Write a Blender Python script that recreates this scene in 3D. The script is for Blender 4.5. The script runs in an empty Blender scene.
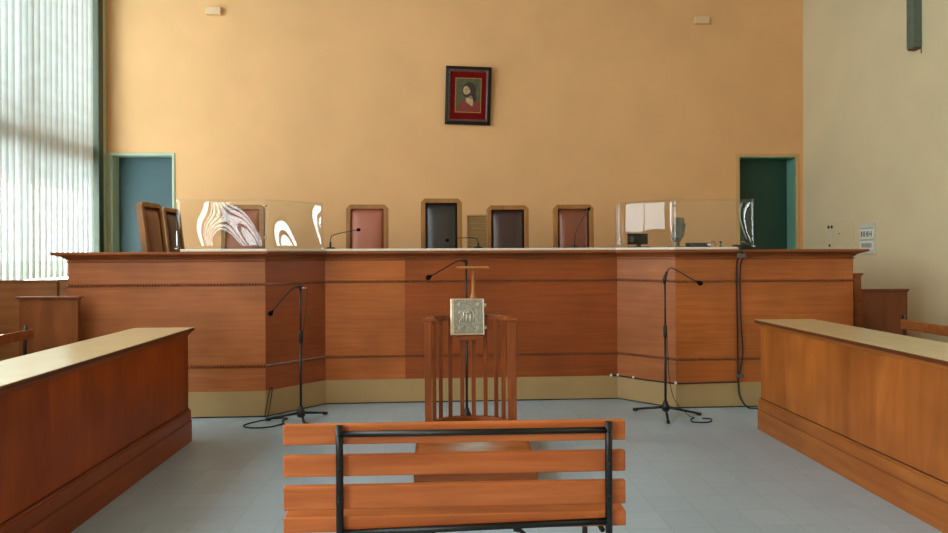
import bpy, bmesh, math, random
from mathutils import Vector, Matrix
random.seed(7)
PI = math.pi
C = bpy.context.scene.collection
SC = bpy.context.scene

# ------------------------------------------------------------------ materials
def lin(h):
    h = h.lstrip('#')
    def f(c):
        c /= 255.0
        return c / 12.92 if c <= 0.04045 else ((c + 0.055) / 1.055) ** 2.4
    return tuple(f(int(h[i:i + 2], 16)) for i in (0, 2, 4)) + (1.0,)

def new_mat(name):
    m = bpy.data.materials.new(name)
    m.use_nodes = True
    nt = m.node_tree
    b = nt.nodes['Principled BSDF']
    return m, nt, b

def plain(name, col, rough=0.5, metal=0.0, spec=0.5, noise=0.0, nscale=8.0, bump=0.0, bscale=60.0):
    m, nt, b = new_mat(name)
    c = lin(col)
    b.inputs['Roughness'].default_value = rough
    b.inputs['Metallic'].default_value = metal
    b.inputs['Specular IOR Level'].default_value = spec
    tc = nt.nodes.new('ShaderNodeTexCoord')
    n = nt.nodes.new('ShaderNodeTexNoise')
    n.inputs['Scale'].default_value = nscale
    n.inputs['Detail'].default_value = 4
    nt.links.new(tc.outputs['Object'], n.inputs['Vector'])
    r = nt.nodes.new('ShaderNodeValToRGB')
    k = noise
    r.color_ramp.elements[0].position = 0.3
    r.color_ramp.elements[1].position = 0.7
    r.color_ramp.elements[0].color = tuple(x * (1 - k) for x in c[:3]) + (1,)
    r.color_ramp.elements[1].color = tuple(min(1, x * (1 + k)) for x in c[:3]) + (1,)
    nt.links.new(n.outputs['Fac'], r.inputs['Fac'])
    nt.links.new(r.outputs['Color'], b.inputs['Base Color'])
    if bump:
        n2 = nt.nodes.new('ShaderNodeTexNoise')
        n2.inputs['Scale'].default_value = bscale
        n2.inputs['Detail'].default_value = 3
        nt.links.new(tc.outputs['Object'], n2.inputs['Vector'])
        bp = nt.nodes.new('ShaderNodeBump')
        bp.inputs['Strength'].default_value = bump
        bp.inputs['Distance'].default_value = 0.01
        nt.links.new(n2.outputs['Fac'], bp.inputs['Height'])
        nt.links.new(bp.outputs['Normal'], b.inputs['Normal'])
    return m

def wood(name, dark, light, scale, rough=0.4, spec=0.4, contrast=1.0, seed=0.0, blotch=0.12):
    """grain runs along the axis with the smallest scale"""
    m, nt, b = new_mat(name)
    tc = nt.nodes.new('ShaderNodeTexCoord')
    mp = nt.nodes.new('ShaderNodeMapping')
    mp.inputs['Scale'].default_value = scale
    mp.inputs['Location'].default_value = (seed * 3.1, seed * 1.7, seed * 2.3)
    nt.links.new(tc.outputs['Object'], mp.inputs['Vector'])
    n = nt.nodes.new('ShaderNodeTexNoise')
    n.inputs['Scale'].default_value = 1.0
    n.inputs['Detail'].default_value = 7
    n.inputs['Roughness'].default_value = 0.62
    n.inputs['Distortion'].default_value = 0.6
    nt.links.new(mp.outputs['Vector'], n.inputs['Vector'])
    r = nt.nodes.new('ShaderNodeValToRGB')
    r.color_ramp.elements[0].position = 0.5 - 0.22 / contrast
    r.color_ramp.elements[1].position = 0.5 + 0.22 / contrast
    r.color_ramp.elements[0].color = lin(dark)
    r.color_ramp.elements[1].color = lin(light)
    nt.links.new(n.outputs['Fac'], r.inputs['Fac'])
    # broad uneven varnish tone
    n2 = nt.nodes.new('ShaderNodeTexNoise')
    n2.inputs['Scale'].default_value = 2.2
    n2.inputs['Detail'].default_value = 2
    mp2 = nt.nodes.new('ShaderNodeMapping')
    mp2.inputs['Location'].default_value = (seed * 5, seed, seed * 7)
    nt.links.new(tc.outputs['Object'], mp2.inputs['Vector'])
    nt.links.new(mp2.outputs['Vector'], n2.inputs['Vector'])
    r2 = nt.nodes.new('ShaderNodeValToRGB')
    r2.color_ramp.elements[0].position = 0.3
    r2.color_ramp.elements[1].position = 0.7
    r2.color_ramp.elements[0].color = (1 - blotch * 1.6,) * 3 + (1,)
    r2.color_ramp.elements[1].color = (1 + blotch,) * 3 + (1,)
    nt.links.new(n2.outputs['Fac'], r2.inputs['Fac'])
    mx = nt.nodes.new('ShaderNodeMixRGB')
    mx.blend_type = 'MULTIPLY'
    mx.inputs['Fac'].default_value = 1.0
    nt.links.new(r.outputs['Color'], mx.inputs['Color1'])
    nt.links.new(r2.outputs['Color'], mx.inputs['Color2'])
    nt.links.new(mx.outputs['Color'], b.inputs['Base Color'])
    b.inputs['Roughness'].default_value = rough
    b.inputs['Specular IOR Level'].default_value = spec
    bp = nt.nodes.new('ShaderNodeBump')
    bp.inputs['Strength'].default_value = 0.06
    bp.inputs['Distance'].default_value = 0.004
    nt.links.new(n.outputs['Fac'], bp.inputs['Height'])
    nt.links.new(bp.outputs['Normal'], b.inputs['Normal'])
    return m

M = {}
M['wall_ochre'] = plain('ochre plaster', '#e2b380', 0.85, spec=0.2, noise=0.05, nscale=1.6, bump=0.12, bscale=35)
M['wall_cream'] = plain('cream plaster', '#d9cdaa', 0.85, spec=0.2, noise=0.04, nscale=1.5, bump=0.10, bscale=35)
M['ceiling'] = plain('off-white ceiling', '#b9b2a4', 0.9, spec=0.1, noise=0.02)
M['green_dark'] = plain('dark green frame', '#363f2a', 0.5, noise=0.08, nscale=5)
M['green_pale'] = plain('pale green paint', '#b3c3aa', 0.55, noise=0.05, nscale=5)
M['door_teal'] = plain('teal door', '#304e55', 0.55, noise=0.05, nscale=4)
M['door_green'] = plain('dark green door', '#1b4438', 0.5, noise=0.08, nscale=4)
M['jamb_green'] = plain('sea green jamb', '#6fa391', 0.5, noise=0.05, nscale=4)
M['trim_tan'] = plain('tan door trim', '#d0a56c', 0.7, noise=0.05)
M['plinth'] = plain('beige plinth laminate', '#b09467', 0.38, spec=0.4, noise=0.05, nscale=3)
M['top_cream'] = plain('cream laminate', '#cdb68a', 0.26, spec=0.5, noise=0.04, nscale=6)
M['slab_white'] = plain('off-white laminate', '#e4ded0', 0.35, noise=0.03)
M['black_metal'] = plain('black painted metal', '#08090a', 0.42, spec=0.5, noise=0.2, nscale=30)
M['black_plastic'] = plain('black plastic', '#131314', 0.5, noise=0.1)
M['black_foam'] = plain('black foam', '#0a0a0a', 0.95, spec=0.1, noise=0.2, nscale=200)
M['grey_plastic'] = plain('grey plastic', '#5c584f', 0.5, noise=0.05)
M['screen'] = plain('dark screen', '#15191c', 0.25, noise=0.05)
M['cable'] = plain('black cable', '#17181a', 0.6, noise=0.1)
M['chrome'] = plain('chrome', '#cfcfcf', 0.2, metal=1.0)
M['cream_plate'] = plain('cream plate', '#d8cca8', 0.6, noise=0.02)
M['beige_box'] = plain('beige plastic', '#dfc096', 0.6, noise=0.03)
M['paper'] = plain('white paper', '#e3e6df', 0.7, noise=0.02)
M['paper_grey'] = plain('pale grey band', '#cdd2c8', 0.7, noise=0.03)
M['ink'] = plain('dark blue ink', '#36505f', 0.7, noise=0.1)
M['ink_grey'] = plain('grey ink', '#747a77', 0.7, noise=0.15, nscale=80)
M['leather_red'] = plain('red-brown leather', '#9c5a42', 0.42, spec=0.5, noise=0.08, nscale=5, bump=0.1, bscale=120)
M['leather_tan'] = plain('chestnut leather', '#a86550', 0.42, spec=0.5, noise=0.08, nscale=5, bump=0.1, bscale=120)
M['leather_black'] = plain('black leather', '#262526', 0.36, spec=0.55, noise=0.1, nscale=5, bump=0.1, bscale=120)
M['leather_dark'] = plain('dark brown leather', '#3a2524', 0.36, spec=0.55, noise=0.1, nscale=5, bump=0.1, bscale=120)
M['leather_chest'] = plain('brown leather', '#7c4530', 0.36, spec=0.55, noise=0.1, nscale=5, bump=0.1, bscale=120)
M['silver_book'] = plain('tarnished silver', '#97968a', 0.42, metal=0.7, noise=0.28, nscale=70, bump=0.6, bscale=110)
M['silver_light'] = plain('polished silver', '#d8d3bf', 0.3, metal=0.8, noise=0.1, nscale=60)
M['pages'] = plain('book pages', '#cdbf9c', 0.8, noise=0.1, nscale=40)
M['frame_black'] = plain('black carved wood', '#231914', 0.6, spec=0.25, noise=0.2, nscale=30)
M['frame_grey'] = plain('worn gilding', '#5d4a41', 0.45, noise=0.3, nscale=60)
M['velvet'] = plain('red velvet', '#6b0f10', 0.9, spec=0.1, noise=0.15, nscale=30)
M['gold'] = plain('gold fillet', '#a88f55', 0.35, metal=0.7, noise=0.1)
M['pic_bg'] = plain('olive picture ground', '#4d4a2c', 0.6, noise=0.25, nscale=12)
M['pic_face'] = plain('pale skin paint', '#b59a72', 0.6, noise=0.15, nscale=25)
M['pic_shade'] = plain('brown skin paint', '#86684a', 0.6, noise=0.15, nscale=25)
M['pic_hair'] = plain('dark hair paint', '#2b1d12', 0.6, noise=0.2, nscale=40)
M['pic_robe'] = plain('red robe paint', '#7c2a1c', 0.6, noise=0.2, nscale=15)
M['vent'] = plain('tan vent paint', '#b08c5c', 0.6, noise=0.06)
M['bar_metal'] = plain('green-grey metal', '#5b6a60', 0.5, noise=0.18, nscale=18)
M['rust'] = plain('worn metal edge', '#5a452a', 0.7, noise=0.3, nscale=30)
M['concrete'] = plain('concrete', '#8d8778', 0.9, noise=0.08)

M['dais_a'] = wood('veneer horizontal', '#93532d', '#b46f41', (1.6, 1.6, 38), 0.36, contrast=.8, seed=1.0)
M['dais_b'] = wood('veneer horizontal warm', '#a1521f', '#c0723a', (1.6, 1.6, 38), 0.36, contrast=.8, seed=2.0)
M['dais_c'] = wood('veneer horizontal red', '#843e17', '#a25426', (1.6, 1.6, 38), 0.36, contrast=.8, seed=3.0)
M['dais_trim'] = wood('dais trim', '#7a401f', '#9f5c34', (2, 2, 26), 0.36, seed=4.0)
M['dais_bead'] = wood('dais bead', '#6d3a1c', '#8f5129', (14, 14, 14), 0.36, seed=4.5)
M['desk_a'] = wood('desk veneer vertical', '#7d2e09', '#a64c14', (7, 7, 0.9), 0.38, spec=0.22, seed=5.0, blotch=0.16)
M['desk_b'] = wood('desk veneer vertical amber', '#8e4a19', '#b3692d', (7, 7, 0.9), 0.38, spec=0.35, seed=6.0, blotch=0.14)
M['desk_plinth'] = wood('desk plinth', '#7a300a', '#9d4a16', (8, 0.9, 14), 0.36, seed=7.0)
M['desk_plinth_b'] = wood('desk plinth amber', '#8f4d1b', '#b46c2e', (8, 0.9, 14), 0.36, seed=7.5)
M['pine'] = wood('varnished pine', '#a85424', '#cd783f', (1.4, 22, 22), 0.4, seed=8.0, blotch=0.1)
M['pine_y'] = wood('varnished pine lengthwise', '#7c4320', '#a2602f', (22, 1.4, 22), 0.4, seed=8.5, blotch=0.1)
M['stand'] = wood('witness stand wood', '#733614', '#a35826', (20, 20, 1.6), 0.33, spec=0.5, seed=9.0)
M['stand_h'] = wood('witness stand rail wood', '#733614', '#a35826', (3, 14, 20), 0.33, spec=0.5, seed=9.5)
M['pedestal'] = wood('light beech', '#a8642f', '#cf9257', (18, 18, 2), 0.4, seed=10.0)
M['chair_wood'] = wood('chair frame oak', '#7e5226', '#a3713d', (16, 16, 1.6), 0.4, seed=11.0)
M['partition'] = wood('partition veneer', '#8a5732', '#a9764c', (1.5, 1.5, 16), 0.4, seed=12.0)
M['desk_edge'] = wood('dark desk edge', '#4f2710', '#6e3a1a', (8, 0.9, 14), 0.36, seed=7.7)
M['joint_strip'] = plain('dark strip in the joint', '#2b150a', 0.7, noise=0.3, nscale=20)
M['panel_dark'] = wood('dark panel veneer', '#6e3c1e', '#92572f', (8, 8, 1.2), 0.34, seed=13.0)
M['panel_red'] = wood('red panel veneer', '#582a11', '#753c1c', (8, 8, 1.2), 0.36, seed=13.5)

def worn_sheen_mat():
    m = wood('worn tread with painted sheen', '#8d4a20', '#b8703a', (3, 14, 20), 0.38, seed=9.5)
    nt = m.node_tree; b = nt.nodes['Principled BSDF']
    tc = nt.nodes.new('ShaderNodeTexCoord'); mp = nt.nodes.new('ShaderNodeMapping')
    mp.inputs['Scale'].default_value = (3.4, 2.2, 0.0); mp.inputs['Location'].default_value = (0, .9, 0)
    g = nt.nodes.new('ShaderNodeTexGradient'); g.gradient_type = 'QUADRATIC_SPHERE'
    n = nt.nodes.new('ShaderNodeTexNoise'); n.inputs['Scale'].default_value = 9; n.inputs['Detail'].default_value = 4
    nt.links.new(tc.outputs['Object'], mp.inputs['Vector']); nt.links.new(mp.outputs['Vector'], g.inputs['Vector'])
    nt.links.new(tc.outputs['Object'], n.inputs['Vector'])
    ml = nt.nodes.new('ShaderNodeMath'); ml.operation = 'MULTIPLY'; nt.links.new(g.outputs['Fac'], ml.inputs[0]); nt.links.new(n.outputs['Fac'], ml.inputs[1])
    m2 = nt.nodes.new('ShaderNodeMath'); m2.operation = 'MULTIPLY'; m2.use_clamp = True; m2.inputs[1].default_value = 2.4; nt.links.new(ml.outputs[0], m2.inputs[0])
    mx = nt.nodes.new('ShaderNodeMixRGB'); src = b.inputs['Base Color'].links[0].from_socket
    nt.links.new(m2.outputs[0], mx.inputs['Fac']); nt.links.new(src, mx.inputs['Color1']); mx.inputs['Color2'].default_value = lin('#b2aca4')  # grey centre: wear, with the sheen of the tread put into the colour
    nt.links.new(mx.outputs['Color'], b.inputs['Base Color'])
    return m
M['worn_sheen'] = worn_sheen_mat()

# floor: pale blue-grey vinyl tiles with thin joints
def floor_mat():
    m, nt, b = new_mat('grey vinyl tiles')
    tc = nt.nodes.new('ShaderNodeTexCoord')
    sep = nt.nodes.new('ShaderNodeSeparateXYZ')
    nt.links.new(tc.outputs['Object'], sep.inputs['Vector'])
    T = 0.222
    def math_node(op, a, bv=None):
        n = nt.nodes.new('ShaderNodeMath'); n.operation = op
        for i, x in enumerate((a, bv)):
            if x is None: continue
            if isinstance(x, (int, float)): n.inputs[i].default_value = x
            else: nt.links.new(x, n.inputs[i])
        return n.outputs[0]
    def cell(sock, off):
        return math_node('DIVIDE', math_node('SUBTRACT', sock, off - 50 * T), T)
    cx, cy = cell(sep.outputs['X'], 0.042), cell(sep.outputs['Y'], 0.159)
    def joint(c):
        fr = math_node('FRACT', c)
        d = math_node('ABSOLUTE', math_node('SUBTRACT', fr, 0.5))
        return math_node('GREATER_THAN', d, 0.5 - 0.009)
    j = math_node('MAXIMUM', joint(cx), joint(cy))
    comb = nt.nodes.new('ShaderNodeCombineXYZ')
    nt.links.new(math_node('FLOOR', cx), comb.inputs['X'])
    nt.links.new(math_node('FLOOR', cy), comb.inputs['Y'])
    wn = nt.nodes.new('ShaderNodeTexWhiteNoise'); wn.noise_dimensions = '2D'
    nt.links.new(comb.outputs['Vector'], wn.inputs['Vector'])
    n = nt.nodes.new('ShaderNodeTexNoise')
    n.inputs['Scale'].default_value = 14; n.inputs['Detail'].default_value = 6
    nt.links.new(tc.outputs['Object'], n.inputs['Vector'])
    mixv = math_node('ADD', math_node('MULTIPLY', wn.outputs['Value'], 0.45), math_node('MULTIPLY', n.outputs['Fac'], 0.55))
    r = nt.nodes.new('ShaderNodeValToRGB')
    r.color_ramp.elements[0].position = 0.2; r.color_ramp.elements[1].position = 0.8
    r.color_ramp.elements[0].color = lin('#a2b7c6'); r.color_ramp.elements[1].color = lin('#acc1cf')
    nt.links.new(mixv, r.inputs['Fac'])
    mx = nt.nodes.new('ShaderNodeMixRGB')
    nt.links.new(math_node('MULTIPLY', j, 0.38), mx.inputs['Fac'])
    nt.links.new(r.outputs['Color'], mx.inputs['Color1'])
    mx.inputs['Color2'].default_value = lin('#70787a')
    # sparse dark scuffs
    n3 = nt.nodes.new('ShaderNodeTexNoise')
    n3.inputs['Scale'].default_value = 9; n3.inputs['Detail'].default_value = 2
    nt.links.new(tc.outputs['Object'], n3.inputs['Vector'])
    sc = nt.nodes.new('ShaderNodeValToRGB')
    sc.color_ramp.elements[0].position = 0.76; sc.color_ramp.elements[1].position = 0.80
    nt.links.new(n3.outputs['Fac'], sc.inputs['Fac'])
    mx2 = nt.nodes.new('ShaderNodeMixRGB')
    nt.links.new(math_node('MULTIPLY', sc.outputs['Color'], 0.4), mx2.inputs['Fac'])
    nt.links.new(mx.outputs['Color'], mx2.inputs['Color1'])
    mx2.inputs['Color2'].default_value = lin('#4b4c4a')
    nt.links.new(mx2.outputs['Color'], b.inputs['Base Color'])
    b.inputs['Roughness'].default_value = 0.3
    b.inputs['Specular IOR Level'].default_value = 0.5
    bp = nt.nodes.new('ShaderNodeBump')
    bp.inputs['Strength'].default_value = 0.08; bp.inputs['Distance'].default_value = 0.003
    nt.links.new(n.outputs['Fac'], bp.inputs['Height'])
    nt.links.new(bp.outputs['Normal'], b.inputs['Normal'])
    return m
M['floor'] = floor_mat()

def fabric_mat(name, col, trans):
    m = bpy.data.materials.new(name); m.use_nodes = True
    nt = m.node_tree; nt.nodes.clear()
    out = nt.nodes.new('ShaderNodeOutputMaterial')
    tr = nt.nodes.new('ShaderNodeBsdfTranslucent'); df = nt.nodes.new('ShaderNodeBsdfDiffuse')
    tc = nt.nodes.new('ShaderNodeTexCoord')
    n = nt.nodes.new('ShaderNodeTexNoise'); n.inputs['Scale'].default_value = 3.5; n.inputs['Detail'].default_value = 5
    mp = nt.nodes.new('ShaderNodeMapping'); mp.inputs['Scale'].default_value = (1, 1, 2.2)
    nt.links.new(tc.outputs['Object'], mp.inputs['Vector']); nt.links.new(mp.outputs['Vector'], n.inputs['Vector'])
    r = nt.nodes.new('ShaderNodeValToRGB')
    c = lin(col)
    r.color_ramp.elements[0].position = 0.35; r.color_ramp.elements[1].position = 0.65
    r.color_ramp.elements[0].color = tuple(x * 0.9 for x in c[:3]) + (1,); r.color_ramp.elements[1].color = c
    nt.links.new(n.outputs['Fac'], r.inputs['Fac'])
    nt.links.new(r.outputs['Color'], tr.inputs['Color']); nt.links.new(r.outputs['Color'], df.inputs['Color'])
    mx = nt.nodes.new('ShaderNodeMixShader'); mx.inputs['Fac'].default_value = trans
    nt.links.new(df.outputs[0], mx.inputs[1]); nt.links.new(tr.outputs[0], mx.inputs[2])
    nt.links.new(mx.outputs[0], out.inputs['Surface'])
    return m
M['blind'] = fabric_mat('white blind fabric', '#e6ecea', 0.098)
M['blind_shaded'] = fabric_mat('shaded lower blind fabric', '#d6e2d8', 0.095)  # shade over the slat bottoms put into a dimmer, greener fabric colour

def clear_mat(name, ior, tint, boost=1.0):
    m = bpy.data.materials.new(name); m.use_nodes = True
    nt = m.node_tree; nt.nodes.clear()
    out = nt.nodes.new('ShaderNodeOutputMaterial')
    t = nt.nodes.new('ShaderNodeBsdfTransparent'); t.inputs['Color'].default_value = tint
    g = nt.nodes.new('ShaderNodeBsdfGlossy'); g.inputs['Roughness'].default_value = 0.01
    fr = nt.nodes.new('ShaderNodeFresnel'); fr.inputs['IOR'].default_value = ior
    geo = nt.nodes.new('ShaderNodeNewGeometry')
    inv = nt.nodes.new('ShaderNodeMath'); inv.operation = 'SUBTRACT'; inv.inputs[0].default_value = 1.0
    nt.links.new(geo.outputs['Backfacing'], inv.inputs[1])
    ml = nt.nodes.new('ShaderNodeMath'); ml.operation = 'MULTIPLY'
    nt.links.new(fr.outputs[0], ml.inputs[0]); nt.links.new(inv.outputs[0], ml.inputs[1])
    m2 = nt.nodes.new('ShaderNodeMath'); m2.operation = 'MULTIPLY'; m2.use_clamp = True
    nt.links.new(ml.outputs[0], m2.inputs[0]); m2.inputs[1].default_value = boost
    mx = nt.nodes.new('ShaderNodeMixShader')
    nt.links.new(m2.outputs[0], mx.inputs['Fac']); nt.links.new(t.outputs[0], mx.inputs[1]); nt.links.new(g.outputs[0], mx.inputs[2])
    nt.links.new(mx.outputs[0], out.inputs['Surface'])
    return m
M['acrylic'] = clear_mat('clear acrylic', 1.5, (0.96, 0.97, 0.97, 1), 2.0)   # front and back faces together
M['glass'] = clear_mat('window glass', 1.45, (0.95, 0.97, 0.96, 1))
M['acrylic_edge'] = plain('acrylic cut edge', '#c8d2cc', 0.3, noise=0.02)

# ------------------------------------------------------------------ mesh helpers
class MB:
    def __init__(s):
        s.v = []; s.f = []; s.mi = []; s.smooth = []
    def add(s, vs, fs, mi=0, sm=False, mat=None):
        o = len(s.v)
        for p in vs:
            p = Vector(p)
            if mat is not None: p = mat @ p
            s.v.append(p)
        for q in fs:
            s.f.append([i + o for i in q]); s.mi.append(mi); s.smooth.append(sm)
        return s
    def box(s, x0, x1, y0, y1, z0, z1, mi=0, mat=None):
        vs = [(x0, y0, z0), (x1, y0, z0), (x1, y1, z0), (x0, y1, z0), (x0, y0, z1), (x1, y0, z1), (x1, y1, z1), (x0, y1, z1)]
        return s.add(vs, [(0, 3, 2, 1), (4, 5, 6, 7), (0, 1, 5, 4), (1, 2, 6, 5), (2, 3, 7, 6), (3, 0, 4, 7)], mi, False, mat)
    def tube(s, pts, r, n=10, mi=0, caps=True):
        pts = [Vector(p) for p in pts]
        rs = r if isinstance(r, (list, tuple)) else [r] * len(pts)
        rings = []; up = None
        for i, p in enumerate(pts):
            a = pts[max(i - 1, 0)]; b = pts[min(i + 1, len(pts) - 1)]
            t = (b - a).normalized()
            if up is None:
                up = Vector((0, 0, 1)) if abs(t.z) < 0.9 else Vector((1, 0, 0))
            x = t.cross(up)
            if x.length < 1e-5: x = t.cross(Vector((0.3, 1, 0.2)))
            x.normalize(); y = t.cross(x).normalized(); up = -y if False else x.cross(t)
            rings.append([p + (x * math.cos(2 * PI * k / n) + y * math.sin(2 * PI * k / n)) * rs[i] for k in range(n)])
        vs = [q for g in rings for q in g]
        fs = []
        for i in range(len(pts) - 1):
            for k in range(n):
                fs.append((i * n + k, i * n + (k + 1) % n, (i + 1) * n + (k + 1) % n, (i + 1) * n + k))
        if caps:
            fs.append(tuple(range(n - 1, -1, -1))); fs.append(tuple((len(pts) - 1) * n + k for k in range(n)))
        return s.add(vs, fs, mi, True)
    def lathe(s, prof, n=16, mi=0, mat=None):
        vs = []
        for r, z in prof:
            for k in range(n):
                vs.append((r * math.cos(2 * PI * k / n), r * math.sin(2 * PI * k / n), z))
        fs = []
        for i in range(len(prof) - 1):
            for k in range(n):
                fs.append((i * n + k, i * n + (k + 1) % n, (i + 1) * n + (k + 1) % n, (i + 1) * n + k))
        fs.append(tuple(range(n - 1, -1, -1))); fs.append(tuple((len(prof) - 1) * n + k for k in range(n)))
        return s.add(vs, fs, mi, True, mat)
    def prism(s, poly, a0, a1, axis='y', mi=0, mat=None):
        """poly: 2-D outline, extruded along axis"""
        n = len(poly)
        def P(q, a):
            if axis == 'y': return (q[0], a, q[1])
            if axis == 'x': return (a, q[0], q[1])
            return (q[0], q[1], a)
        vs = [P(q, a0) for q in poly] + [P(q, a1) for q in poly]
        fs = [tuple(range(n - 1, -1, -1)), tuple(range(n, 2 * n))]
        for k in range(n):
            fs.append((k, (k + 1) % n, n + (k + 1) % n, n + k))
        return s.add(vs, fs, mi, False, mat)
    def ball(s, c, r, n=10, mi=0):
        c = Vector(c); prof = []
        m = Matrix.Translation(c)
        rr = r if isinstance(r, (tuple, list)) else (r, r, r)
        m = m @ Matrix.Diagonal((rr[0], rr[1], rr[2], 1))
        for i in range(n // 2 + 1):
            a = -PI / 2 + PI * i / (n // 2)
            prof.append((max(math.cos(a), 1e-3), math.sin(a)))
        return s.lathe(prof, n, mi, m)
    def build(s, name, mats, parent=None, bevel=0.0, loc=None, segs=2):
        me = bpy.data.meshes.new(name)
        me.from_pydata([tuple(p) for p in s.v], [], s.f)
        bm = bmesh.new(); bm.from_mesh(me)
        bmesh.ops.recalc_face_normals(bm, faces=bm.faces[:])
        bm.to_mesh(me); bm.free()
        if not isinstance(mats, (list, tuple)): mats = [mats]
        for m in mats: me.materials.append(m)
        for i, p in enumerate(me.polygons):
            p.material_index = s.mi[i]; p.use_smooth = s.smooth[i]
        o = bpy.data.objects.new(name, me); C.objects.link(o)
        if parent is not None: o.parent = parent
        if loc is not None: o.location = loc
        if bevel:
            b = o.modifiers.new('edge', 'BEVEL'); b.width = bevel; b.segments = segs
            b.limit_method = 'ANGLE'; b.angle_limit = math.radians(40)
        return o

def tag(o, label, cat, group=None):
    o['label'] = label; o['category'] = cat
    if group: o['group'] = group
    return o
def thing(name, label, cat, loc=(0, 0, 0), rz=0.0, group=None):
    o = bpy.data.objects.new(name, None); C.objects.link(o)
    o.empty_display_size = 0.1
    o.location = loc; o.rotation_euler = (0, 0, rz)
    return tag(o, label, cat, group)
def struct(o):
    o['kind'] = 'structure'; return o
def dup(root, loc, rz, label, group=None):
    r = root.copy(); C.objects.link(r); r.location = loc; r.rotation_euler = (0, 0, rz); r['label'] = label
    if group: r['group'] = group
    for ch in list(root.children):
        c = ch.copy(); C.objects.link(c); c.parent = r
        for g in list(ch.children):
            d = g.copy(); C.objects.link(d); d.parent = c
    return r
def bez(pts, n=10):
    """smooth curve through points (Catmull-Rom)"""
    P = [Vector(p) for p in pts]; P = [2 * P[0] - P[1]] + P + [2 * P[-1] - P[-2]]
    out = []
    for i in range(1, len(P) - 2):
        for k in range(n):
            t = k / n
            a, b, c, d = P[i - 1], P[i], P[i + 1], P[i + 2]
            out.append(0.5 * ((2 * b) + (c - a) * t + (2 * a - 5 * b + 4 * c - d) * t * t + (3 * b - a - 3 * c + d) * t ** 3))
    out.append(P[-2]); return out

# ------------------------------------------------------------------ room shell
UL, UR, VB, VF, HT = -4.21, 4.77, 9.0, -4.0, 5.4

def wall_grid(name, mat, a0, a1, z0, z1, holes, fixed0, fixed1, axis):
    """wall along axis ('x' or 'y') with rectangular openings (a0,a1,z0,z1)"""
    A = sorted({a0, a1, *[h[0] for h in holes], *[h[1] for h in holes]})
    Z = sorted({z0, z1, *[h[2] for h in holes], *[h[3] for h in holes]})
    mb = MB()
    for i in range(len(A) - 1):
        for j in range(len(Z) - 1):
            ca, cz = (A[i] + A[i + 1]) / 2, (Z[j] + Z[j + 1]) / 2
            if any(h[0] < ca < h[1] and h[2] < cz < h[3] for h in holes): continue
            if axis == 'x': mb.box(A[i], A[i + 1], fixed0, fixed1, Z[j], Z[j + 1])
            else: mb.box(fixed0, fixed1, A[i], A[i + 1], Z[j], Z[j + 1])
    return struct(mb.build(name, mat))

struct(MB().box(UL - .3, UR + .3, VF - .3, VB + .5, -0.12, 0).build('floor', M['floor']))
struct(MB().box(UL - .3, UR + .3, VF - .3, VB + .5, HT, HT + .15).build('ceiling', M['ceiling']))
D1 = (-4.13, -3.372, 0.5, 2.645)
D2 = (3.905, 4.668, 0.5, 2.632)
wall_grid('wall_back', M['wall_ochre'], UL - .3, UR + .3, 0, HT, [D1, D2], VB, VB + .3, 'x')
WZ1 = 5.0
LW = [(6.05, 8.86), (2.9, 5.75), (0.9, 2.6), (-1.72, -0.88), (-3.9, -1.8)]
LZ = [1.0, 1.72, 1.72, 1.2, 1.2]
wall_grid('wall_left', M['wall_ochre'], VF, VB, 0, HT, [(a, b, LZ[i], WZ1) for i, (a, b) in enumerate(LW)], UL - .26, UL, 'y')
RW = [(5.62, 6.2), (1.65, 2.3)]
RZ = [(1.45, 2.5), (1.5, 2.6)]
wall_grid('wall_right', M['wall_cream'], VF, VB, 0, HT, [(a, b) + RZ[i] for i, (a, b) in enumerate(RW)], UR, UR + .26, 'y')
struct(MB().box(UL - .3, UR + .3, VF - .25, VF, 0, HT).build('wall_rear', M['wall_ochre']))
struct(MB().box(UL, UR, 6.78, VB, 0.0, 0.5).build('floor_platform', M['desk_plinth']))

# windows
for i, (a, b) in enumerate(LW):
    WZ0 = LZ[i]; fr = MB(); x0, x1 = (UL - .20, UL - .12) if i == 0 else (UL - .062, UL - .045)
    for aa, bb in ((a, a + .07), (b - .07, b), ((a + b) / 2 - .03, (a + b) / 2 + .03)):
        if i != 3 or bb - aa > .065: fr.box(x0, x1, aa, bb, WZ0, WZ1)
    fr.box(x0, x1, a, b, WZ0, WZ0 + .07); fr.box(x0, x1, a, b, WZ1 - .07, WZ1)
    if i == 0: fr.box(UL - .48, UL - .11, a, b, 2.47, 2.72)
    else: fr.box(x0, x1, a, b, 3.3, 3.36)
    if i: shade = (UL - .13, UL - .11, a, b, WZ0, WZ1)
    if i == 4:
        for q in range(1, 6): fr.box(x0, x1, a + q * .35 - .03, a + q * .35 + .03, WZ0, WZ1)
    f = struct(fr.build('window_%d' % (i + 1), M['green_dark'], bevel=.004))
    g = MB().box((x0 + x1) / 2, (x0 + x1) / 2 + .005, a + .03, b - .03, WZ0 + .03, WZ1 - .03).build('glass_pane', M['glass'], f)
    if i: MB().box(*shade).build('sun_blocker', M['slab_white'], f)  # opaque panel added behind the lamp, keeps sun out of unseen windows
    MB().box(UL - .02, UL + .03, a - .02, b - .02 if i == 0 else b + .02, WZ0 - .04, WZ0).build('window_sill', M['green_pale'], f)
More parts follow.
